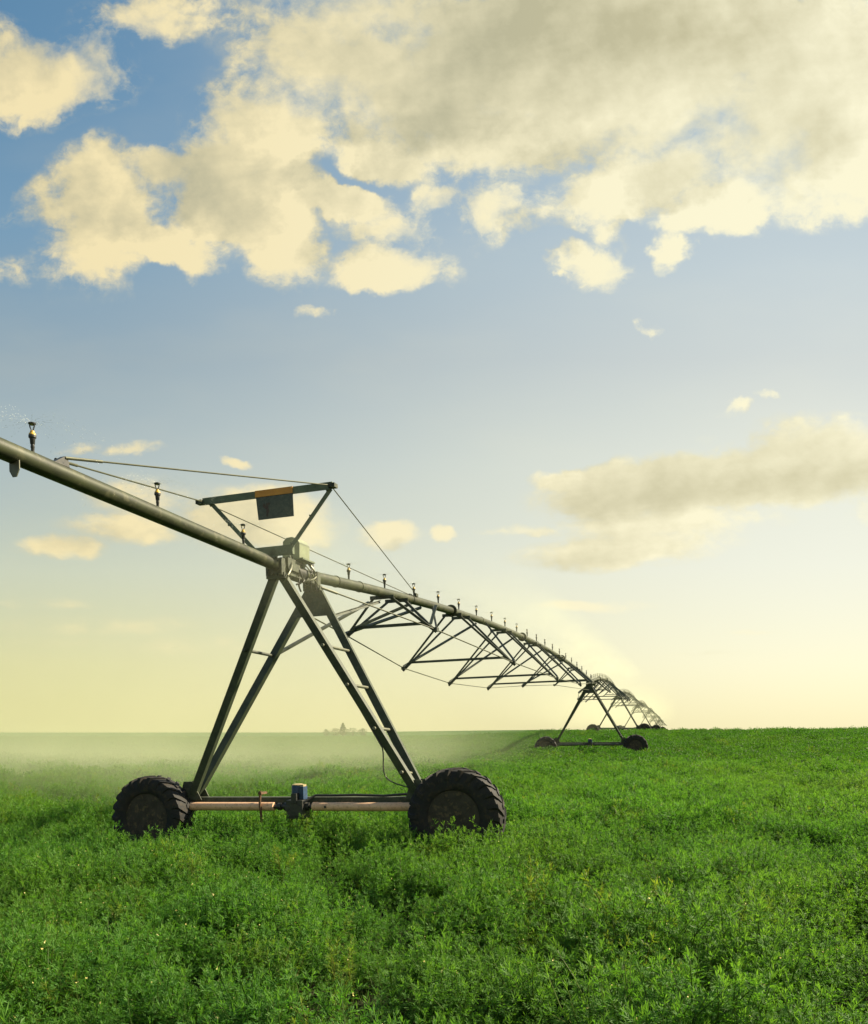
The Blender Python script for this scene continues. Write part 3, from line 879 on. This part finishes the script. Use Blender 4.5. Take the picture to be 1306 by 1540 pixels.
def scatter(name, pts, rots, scl, idx, sources):
    me = bpy.data.meshes.new(name); me.from_pydata(pts.tolist(), [], [])
    at_ = me.attributes.new('rot', 'FLOAT_VECTOR', 'POINT'); at_.data.foreach_set('vector', np.ascontiguousarray(rots, dtype=np.float32).ravel())
    at_ = me.attributes.new('scl', 'FLOAT_VECTOR', 'POINT'); at_.data.foreach_set('vector', np.ascontiguousarray(scl, dtype=np.float32).ravel())
    at_ = me.attributes.new('pick', 'INT', 'POINT'); at_.data.foreach_set('value', np.ascontiguousarray(idx, dtype=np.int32))
    o = bpy.data.objects.new(name, me); col.objects.link(o)
    ng = bpy.data.node_groups.new(name, 'GeometryNodeTree')
    ng.interface.new_socket('Geometry', in_out='INPUT', socket_type='NodeSocketGeometry')
    ng.interface.new_socket('Geometry', in_out='OUTPUT', socket_type='NodeSocketGeometry')
    a = ng.nodes.new('NodeGroupInput'); z = ng.nodes.new('NodeGroupOutput')
    j = ng.nodes.new('GeometryNodeJoinGeometry')
    for s in reversed(sources):
        oi = ng.nodes.new('GeometryNodeObjectInfo'); oi.inputs['Object'].default_value = s
        oi.inputs['As Instance'].default_value = True
        ng.links.new(oi.outputs['Geometry'], j.inputs[0])
    ip = ng.nodes.new('GeometryNodeInstanceOnPoints'); ip.inputs['Pick Instance'].default_value = True
    def attr(nm, ty):
        n = ng.nodes.new('GeometryNodeInputNamedAttribute'); n.data_type = ty; n.inputs[0].default_value = nm
        return next(x for x in n.outputs if x.enabled and x.name == 'Attribute')
    ng.links.new(a.outputs[0], ip.inputs['Points']); ng.links.new(j.outputs[0], ip.inputs['Instance'])
    ng.links.new(attr('pick', 'INT'), ip.inputs['Instance Index'])
    er = ng.nodes.new('FunctionNodeEulerToRotation'); ng.links.new(attr('rot', 'FLOAT_VECTOR'), er.inputs[0])
    ng.links.new(er.outputs[0], ip.inputs['Rotation']); ng.links.new(attr('scl', 'FLOAT_VECTOR'), ip.inputs['Scale'])
    ng.links.new(ip.outputs[0], z.inputs[0])
    md = o.modifiers.new('scatter', 'NODES'); md.node_group = ng
    return o

def hnoise(x, y):
    """smooth clump field, about -1..1"""
    return (np.sin(x * 2.1 + 1.7 * np.sin(y * 1.3 + .4)) * np.cos(y * 2.7 + 1.2 * np.sin(x * 1.1)) * .6
            + np.sin(x * 4.7 + y * 1.9 + 2 * np.sin(y * 2.2)) * np.cos(y * 5.1 - x * 1.3) * .35
            + np.sin(x * .8 + 1.5 * np.sin(y * .5)) * np.cos(y * .9 + np.sin(x * .6)) * .35)

def field(y0, y1, dens, nsrc, hs, keep=None, margin=1.15, big=0.50):
    half = lambda q: .5 * 1306 / F * q * margin + 1.6              # half width planted at a distance
    n = int(dens * 2 * half(y1) * (y1 - y0))
    y = rng.uniform(y0, y1, n); x = rng.uniform(-1, 1, n) * half(y1)
    inside = np.abs(x) < half(y); x, y = x[inside], y[inside]; n = len(x)
    h = hnoise(x, y)
    ok = rng.random(n) < np.clip(.92 + .8 * h, .42, 1)
    if keep is not None: ok &= keep(x, y)
    x, y, h = x[ok], y[ok], h[ok]; n = len(x)
    z = ground(x, y)
    s = hs * (1 + big * h) * rng.uniform(.8, 1.18, n)
    pts = np.stack([x, y, z - .01], -1)
    rots = np.stack([rng.normal(0, .16, n), rng.normal(0, .16, n), rng.uniform(0, 2 * PI, n)], -1)
    scl = np.stack([s, s, s * rng.uniform(.9, 1.1, n)], -1)
    return pts, rots, scl, (rng.integers(0, nsrc, n) if nsrc != 8 else rng.choice(8, n, p=[.137] * 7 + [.041]))

def grass_tuft():
    mb = MB()
    for i in range(9):
        a = random.uniform(0, 2 * PI); out = Vector((math.cos(a), math.sin(a), 0)); h_ = random.uniform(.34, .52); w = random.uniform(.004, .007); b = random.uniform(.06, .22)
        sd_ = Vector((-out.y, out.x, 0)); prev = None
        for k in range(6):
            t = k / 5; p = out * (b * t ** 2) + Vector((0, 0, h_ * (t - .25 * b / .2 * t ** 3))); ww = w * (1 - t * .9)
            cur = (p - sd_ * ww, p + sd_ * ww)
            if prev: mb.add([prev[0], prev[1], cur[1], cur[0]], [(0, 1, 2, 3)])
            prev = cur
    me = bpy.data.meshes.new('grass_tuft'); me.from_pydata(mb.v, [], mb.f); me.materials.append(M_young)
    return bpy.data.objects.new('grass_tuft', me)
near_src = [plant(10, 11, 5, .42, .42, .021, .10) for _ in range(7)] + [grass_tuft()]
mid_src = [plant(8, 8, 3, .41, .5, .030, .02) for _ in range(5)]
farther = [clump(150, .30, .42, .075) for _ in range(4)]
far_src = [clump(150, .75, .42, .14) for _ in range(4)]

c1 = scatter('crop', *field(1.6, 11.5, 40, 8, 1.0), near_src)
tag(c1, 'dense feathery green crop filling the foreground', 'crop', kind='stuff')
c2 = scatter('crop', *field(11.5, 30, 26, 5, 1.0), mid_src)
tag(c2, 'green crop around and just beyond the nearest wheels', 'crop', kind='stuff')
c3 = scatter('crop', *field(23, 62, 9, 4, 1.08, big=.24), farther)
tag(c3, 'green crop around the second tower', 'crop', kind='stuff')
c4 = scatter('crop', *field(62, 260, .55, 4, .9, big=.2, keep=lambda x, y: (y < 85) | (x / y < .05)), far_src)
tag(c4, 'far green crop running to the horizon', 'crop', kind='stuff')

# ------------------------------------------------------------------ far shrubs on the skyline
M_tree = leaf_material('shrub_leaf', (.030, .060, .014), (.042, .08, .016), (.06, .09, .02))
M_bark = mat('bark', (.06, .05, .035), (.045, .037, .026), 12, .9)
def shrub(u, h, w, Z, spike, label):
    x = (u - CU) / F * Z; zg = float(ground(x, Z))
    r = root_empty('shrub'); r.location = (x, Z, zg)
    t = MB(); t.tube([(0, 0, -.1), (.05 * w, 0, h * .3), (0, .03 * w, h * .8)], .1, 7, radii=[.02 * w + .05, .015 * w + .03, .02])
    for k in range(4):
        a = k * 1.7; t.tube([(0, 0, h * (.2 + .1 * k)), (math.cos(a) * w * .25, math.sin(a) * w * .25, h * (.4 + .12 * k))], .04, 5)
    t.build('trunk', M_bark, r)
    c = MB()
    for k in range(420):
        a = random.uniform(0, 2 * PI); q = math.sqrt(random.random()); zz = random.random()
        rad = w / 2 * q * (math.sin(PI * min(.98, zz * .85 + .12)) ** .7) * (1 + .3 * math.sin(3 * a + u))
        if spike: rad *= (1 - .75 * zz)
        leafq(c, Vector((rad * math.cos(a), rad * math.sin(a), h * (.12 + .9 * zz))), rvec(), rvec(), h * .12, h * .07)
    c.build('crown', M_tree, r)
    tag(r, label, 'shrub', 'shrubs on the far horizon')
shrub(516, 5.0, 4.2, 330, True, 'spiky tallest shrub of the misty clump on the horizon')
shrub(505, 3.1, 5.5, 332, False, 'rounded shrub hugging the left foot of the spiky one on the horizon')
shrub(530, 3.1, 7.5, 331, False, 'low broad shrub right of the spiky one on the horizon')
shrub(491, 2.7, 3.6, 334, False, 'lone small shrub at the left end of the horizon clump')
shrub(546, 2.9, 4.0, 333, False, 'small shrub at the right end of the horizon clump')

# ------------------------------------------------------------------ spray: drops at the heads and the drifting mist
def drops():
    mb = MB(); mw = near.matrix_basis.copy()
    rnd = random.Random(3)
    for k in range(-4, 19):
        s = spr_s(k); z = (bow(s) if s > 0 else PH + .105 * (-s / 4.4)) + PR + .235
        o = Vector((0, s, z)); nj = 14 if k < 1 else 10; ph = rnd.uniform(0, 1)
        for j in range(nj):
            a = 2 * PI * (j + ph) / nj
            v = 2.4
            for q in range(46):
                t = (q + rnd.random()) ** 1.5 * .0011 + .004
                p = o + Vector((math.cos(a) * v * t, math.sin(a) * v * t, .55 * t - 4.9 * t * t)) + Vector((rnd.gauss(0, 1), rnd.gauss(0, 1), rnd.gauss(0, 1))) * (.02 * t / .15)
                d = Vector((math.cos(a) * v, math.sin(a) * v, .55 - 9.8 * t)).normalized()
                r = rnd.uniform(.0005, .0011); l = rnd.uniform(.006, .018)
                aa, bb = mb.frame(d); p = mw @ p; 
                d = mw.to_3x3() @ d; aa = mw.to_3x3() @ aa; bb = mw.to_3x3() @ bb
                mb.add([p - d * l, p + aa * r, p + (bb * .87 - aa * .5) * r, p - (bb * .87 + aa * .5) * r, p + d * l], [(0, 2, 1), (0, 3, 2), (0, 1, 3), (4, 1, 2), (4, 2, 3), (4, 3, 1)])
    m = bpy.data.materials.new('water_drop'); m.use_nodes = True
    b = m.node_tree.nodes['Principled BSDF']; b.inputs['Base Color'].default_value = (.86, .90, .84, 1); b.inputs['Roughness'].default_value = .15
    b.inputs['Transmission Weight'].default_value = .55; b.inputs['IOR'].default_value = 1.33
    o = mb.build('water_spray', m)
    tag(o, 'fine water droplets flung sideways from the sprinkler heads', 'water spray', kind='stuff')
bpy.context.view_layer.update()
drops()

def mist(name, center, size, az, build, label):
    mb = MB(); mb.box((0, 0, 0), *size)
    m = bpy.data.materials.new(name); m.use_nodes = True
    nt = m.node_tree; nt.nodes.clear(); h = G(nt)
    t = nn(nt, 'ShaderNodeTexCoord')
    pv = nn(nt, 'ShaderNodeVolumePrincipled')
    pv.inputs['Color'].default_value = (.98, 1.0, .70, 1); pv.inputs['Anisotropy'].default_value = .25
    nt.links.new(build(h, t.outputs['Object']), pv.inputs['Density'])
    o_ = nn(nt, 'ShaderNodeOutputMaterial'); nt.links.new(pv.outputs[0], o_.inputs['Volume'])
    o = mb.build(name, m); o.location = center; o.rotation_euler = (0, 0, -az)
    tag(o, label, 'mist', kind='stuff')
    return o

AZ = R(17.0)
# ground mist drifting to the left of the line: local x = across the line (left negative), y = along it
def d_ground(h, p):
    x, y, z = h.sep(p)[0:3]
    n = h.noise(p, .16, 3, .55)[0]
    hh = h.m('ADD', z, 3.5)                                   # height above the box floor
    d = h.m('MULTIPLY', h.m('EXPONENT', h.m('MULTIPLY', hh, -.42)), .049)
    d = h.m('MULTIPLY', d, h.smooth(x, 30, 22))
    d = h.m('MULTIPLY', d, h.smooth(x, -30, -18))
    d = h.m('MULTIPLY', d, h.m('MULTIPLY', h.smooth(y, -24, -17), h.smooth(y, 14, -14)))
    return h.m('MULTIPLY', d, h.smooth(n, .25, .75, .35, 1.5))
dirp = Vector((math.sin(AZ), math.cos(AZ), 0)); dirq = Vector((math.cos(AZ), -math.sin(AZ), 0))
o0 = Vector((-1.816, 11.25, 0))
cg = o0 + dirp * 25 + dirq * -29
mist('mist', (cg.x, cg.y, 3.3), (60, 48, 7.0), AZ, d_ground, 'pale water mist drifting low over the field left of the line')
def d_plume(h, p):
    x, y, z = h.sep(p)[0:3]
    n = h.noise(h.v('MULTIPLY', p, (1.0, .5, 1.4)), .8, 3, .6)[0]
    r2 = h.m('ADD', h.m('POWER', h.m('DIVIDE', x, 1.5), 2.0), h.m('POWER', h.m('DIVIDE', z, .75), 2.0))
    d = h.m('MULTIPLY', h.smooth(r2, 1.0, 0.0), .035)
    d = h.m('MULTIPLY', d, h.m('MULTIPLY', h.smooth(y, -20, -8), h.smooth(y, 20, 14)))
    return h.m('MULTIPLY', d, h.smooth(n, .3, .7, .2, 1.5))
cp_ = o0 + dirp * 22 + dirq * 1.0
mist('mist', (cp_.x, cp_.y, 4.75), (3.2, 42, 1.7), R(17.95), d_plume, 'thin grey spray hanging over the pipe of the nearest span')

def d_head(h, p):
    n = h.noise(p, 1.1, 3, .6)[0]
    r = h.v('LENGTH', h.v('DIVIDE', p, (1.5, 1.4, 1.1)))
    return h.m('MULTIPLY', h.m('MULTIPLY', h.smooth(r, 1.0, 0.05), .075), h.smooth(n, .3, .7, .4, 1.4))
mist('mist', (-1.7, 10.8, 3.75), (3.0, 2.8, 2.2), R(17.95), d_head, 'thin spray wrapping the head of the nearest tower')
def d_far(h, p):
    x, y, z = h.sep(p)[0:3]
    r2 = h.m('ADD', h.m('POWER', h.m('DIVIDE', x, 9.0), 2.0), h.m('POWER', h.m('DIVIDE', z, 3.6), 2.0))
    d = h.m('MULTIPLY', h.smooth(r2, 1.0, 0.0), .005)
    return h.m('MULTIPLY', d, h.m('MULTIPLY', h.smooth(y, -60, -45), h.smooth(y, 60, 40)))
a, b = Vector(T[1]), Vector(T[5]); c = (a + b) / 2; d = b - a
mist('mist', (c.x - 2.5, c.y + 6, 4.2), (18, 120, 7.2), math.atan2(d.x, d.y), d_far, 'spray haze hanging along the far spans of the line')
